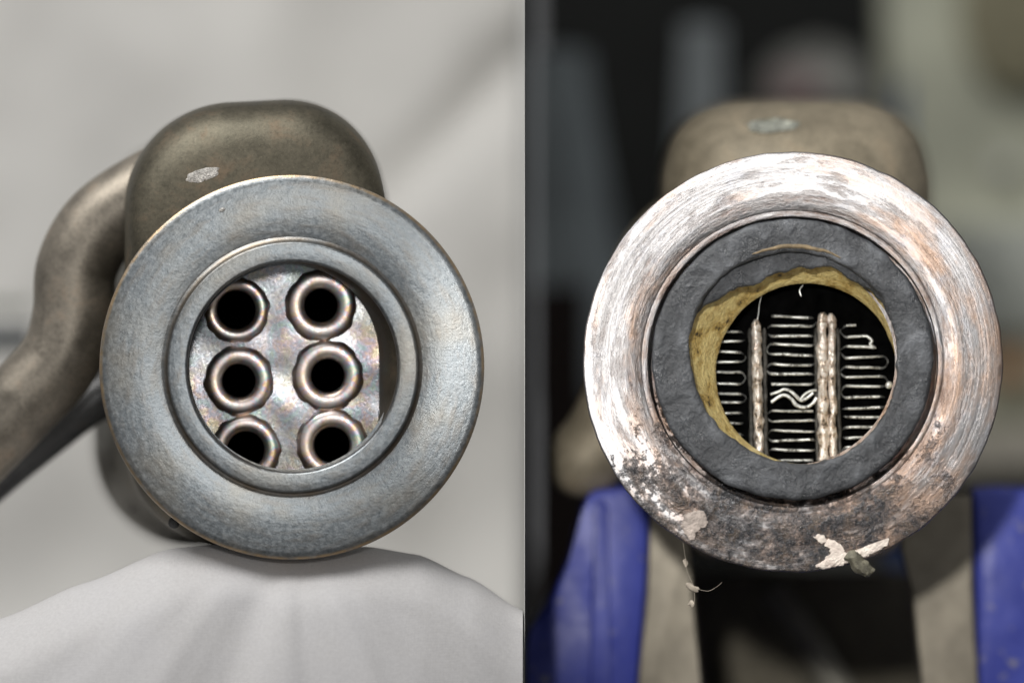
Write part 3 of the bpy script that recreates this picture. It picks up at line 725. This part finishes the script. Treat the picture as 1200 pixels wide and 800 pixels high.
obj('vice_base', *box(x0, x1, VD0 * S + 0.002, VD1 * S - 0.002, 0.0, 0.0125), MT['blue'], V_, None, 0)

# ------------------------------------------------------------------ dim workshop behind the vice
def slab(poly, d, th, m, name, label, cat):
    return tag(obj(name, *prism(poly, d, d + th, 10), m, None, None, 40), label, cat)
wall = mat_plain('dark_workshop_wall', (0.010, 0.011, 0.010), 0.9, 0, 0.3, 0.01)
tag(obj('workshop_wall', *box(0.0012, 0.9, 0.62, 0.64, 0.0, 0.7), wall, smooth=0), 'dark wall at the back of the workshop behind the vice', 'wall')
def drape(name, label, cols, d, m, zt, amp):
    """hanging cloth: columns of (px_top, px_bottom) folded in depth"""
    (a0, b0), (a1, b1) = cols; n, k = 60, 30; vs, fs = [], []
    ft = (DPX + d) / DPX
    for j in range(k + 1):
        t = j / k
        for i in range(n + 1):
            u = i / n; xt = a0 + (a1 - a0) * u; xb = b0 + (b1 - b0) * u
            px = xt + (xb - xt) * t ** 1.3; py = zt + (470 - zt) * t
            dd = d + amp * math.sin(u * 9 + 1.2 * t) + amp * 0.8 * fbm((u * 3, t * 2, a0), 3) - 3 * amp * (4 * u * (1 - u))
            vs.append(Vector(((px - 615) * ft * S, dd * S, (400 - py) * ft * S + ZC)))
    for j in range(k):
        for i in range(n):
            q = j * (n + 1) + i; fs.append((q, q + 1, q + n + 2, q + n + 1))
    o = obj(name, vs, fs, m, None, None, 80)
    so = o.modifiers.new('thickness', 'SOLIDIFY'); so.thickness = 0.002
    return tag(o, label, 'overalls')
greyc = mat_plain('grey_blue_cloth', (0.32, 0.36, 0.37), 0.9, 0, 0.3, 0.004)
drape('hanging_overalls', 'grey blue cloth hanging beside the divider, left of the sooted cooler', ((620, 620), (690, 775)), 2700, greyc, 60, 22)
greyd = mat_plain('pale_grey_blue_cloth', (0.46, 0.50, 0.51), 0.9, 0, 0.3, 0.004)
drape('hanging_overalls', 'paler grey cloth hanging just left of the sooted cooler crown', ((800, 772), (846, 852)), 2800, greyd, 30, 18)
olive = mat_plain('olive_grey_enamel', (0.54, 0.55, 0.43), 0.6, 0, 0.25, 0.004)
cab = thing('machine_cabinet', P(1120, 700, 3200), 'olive grey machine cabinet at the right behind the vice', 'cabinet')
obj('housing', *prism([(1032, -60), (1400, -60), (1400, 745), (1048, 745), (1040, 200)], 3200, 3900, 30), olive, cab, None, 30)
obj('top_cover', *prism([(1128, -40), (1260, -40), (1260, 90), (1180, 108), (1142, 82), (1126, 30)], 3120, 3190, 14), mat_plain('brown_cover', (0.24, 0.22, 0.14), 0.7), cab, None, 30)
obj('ledge', *prism([(1080, 500), (1380, 492), (1380, 540), (1080, 556)], 2950, 3195, 12), mat_plain('beige_ledge', (0.70, 0.65, 0.54), 0.6), cab, None, 30)
obj('lower_panel', *prism([(1085, 560), (1380, 545), (1380, 740), (1085, 740)], 3110, 3195, 8), mat_plain('dark_panel', (0.18, 0.175, 0.155), 0.7), cab, None, 30)
obj('side_panel', *prism([(1100, 262), (1380, 268), (1380, 400), (1110, 388)], 3130, 3195, 8), mat_plain('grey_green_panel', (0.38, 0.40, 0.36), 0.6), cab, None, 30)
obj('amber_lens', *lathe(1184, 430, [(0.5, 3100), (16, 3105), (20, 3130), (20, 3195)], 24), mat_plain('amber_lens', (0.70, 0.40, 0.22), 0.4), cab)
obj('glint_knob', *lathe(1176, 194, [(0.4, 3090), (8, 3092), (12, 3104), (12, 3196)], 24), mat_plain('painted_glint', (0.75, 0.75, 0.70), 0.3), cab)  # pale colour stands in for the flash highlight on a shiny knob
cab2 = thing('bench_grinder', P(950, 600, 3000), 'dim grey rounded machine partly hidden behind the sooted cooler crown', 'machine')
gm = mat_plain('grey_machine_paint', (0.20, 0.20, 0.18), 0.6)
obj('motor_housing', *prism([(892, 90), (915, 62), (960, 48), (1005, 66), (1028, 100), (1036, 200), (1030, 700), (890, 700)], 3000, 3500, 25), gm, cab2, None, 40)
obj('guard', *prism([(905, 84), (950, 80), (968, 100), (962, 122), (905, 122)], 2940, 3010, 8), mat_plain('dull_red', (0.32, 0.24, 0.23), 0.6), cab2, None, 40)
obj('side_cover', *prism([(935, 76), (1000, 70), (1004, 118), (945, 124)], 2960, 3005, 8), mat_plain('pale_cover', (0.34, 0.34, 0.31), 0.6), cab2, None, 40)
obj('base_foot', *box(P(900, 0, 3000).x, P(1020, 0, 3000).x, 3050 * S, 3450 * S, 0.0, P(0, 690, 3000).z), gm, cab2, None, 0)
bl = thing('blue_bottle', P(1060, 600, 2800), 'narrow blue bottle standing behind the right shoulder of the sooted cooler', 'bottle')
zb = 400 + (ZC / S) / ((DPX + 2800) / DPX)
bx = P(1058, 0, 2800)
def turned(x, y, prof, n=24):
    return loft([[Vector((x + r_ * S * math.cos(2 * math.pi * i / n), y + r_ * S * math.sin(2 * math.pi * i / n), z_)) for i in range(n)] for r_, z_ in prof], cap0=True, cap1=True)
zt = P(0, 96, 2800).z
obj('bottle_body', *turned(bx.x, bx.y, [(16, 0.0), (19, 0.002), (19, zt - 0.03), (17, zt - 0.02), (9, zt - 0.012)]), mat_plain('blue_plastic', (0.09, 0.16, 0.42), 0.5), bl)
obj('bottle_cap', *turned(bx.x, bx.y, [(8, zt - 0.0125), (10, zt - 0.011), (10, zt - 0.001), (8, zt)]), mat_plain('blue_cap', (0.06, 0.10, 0.22), 0.5), bl)
tag(obj('brown_crate', *box(0.0016, 0.014, 0.30, 0.42, 0.0, P(0, 335, 2400).z), mat_plain('brown_board', (0.035, 0.022, 0.018), 0.8), smooth=0), 'dark brown crate low beside the divider behind the blue jaw', 'crate')
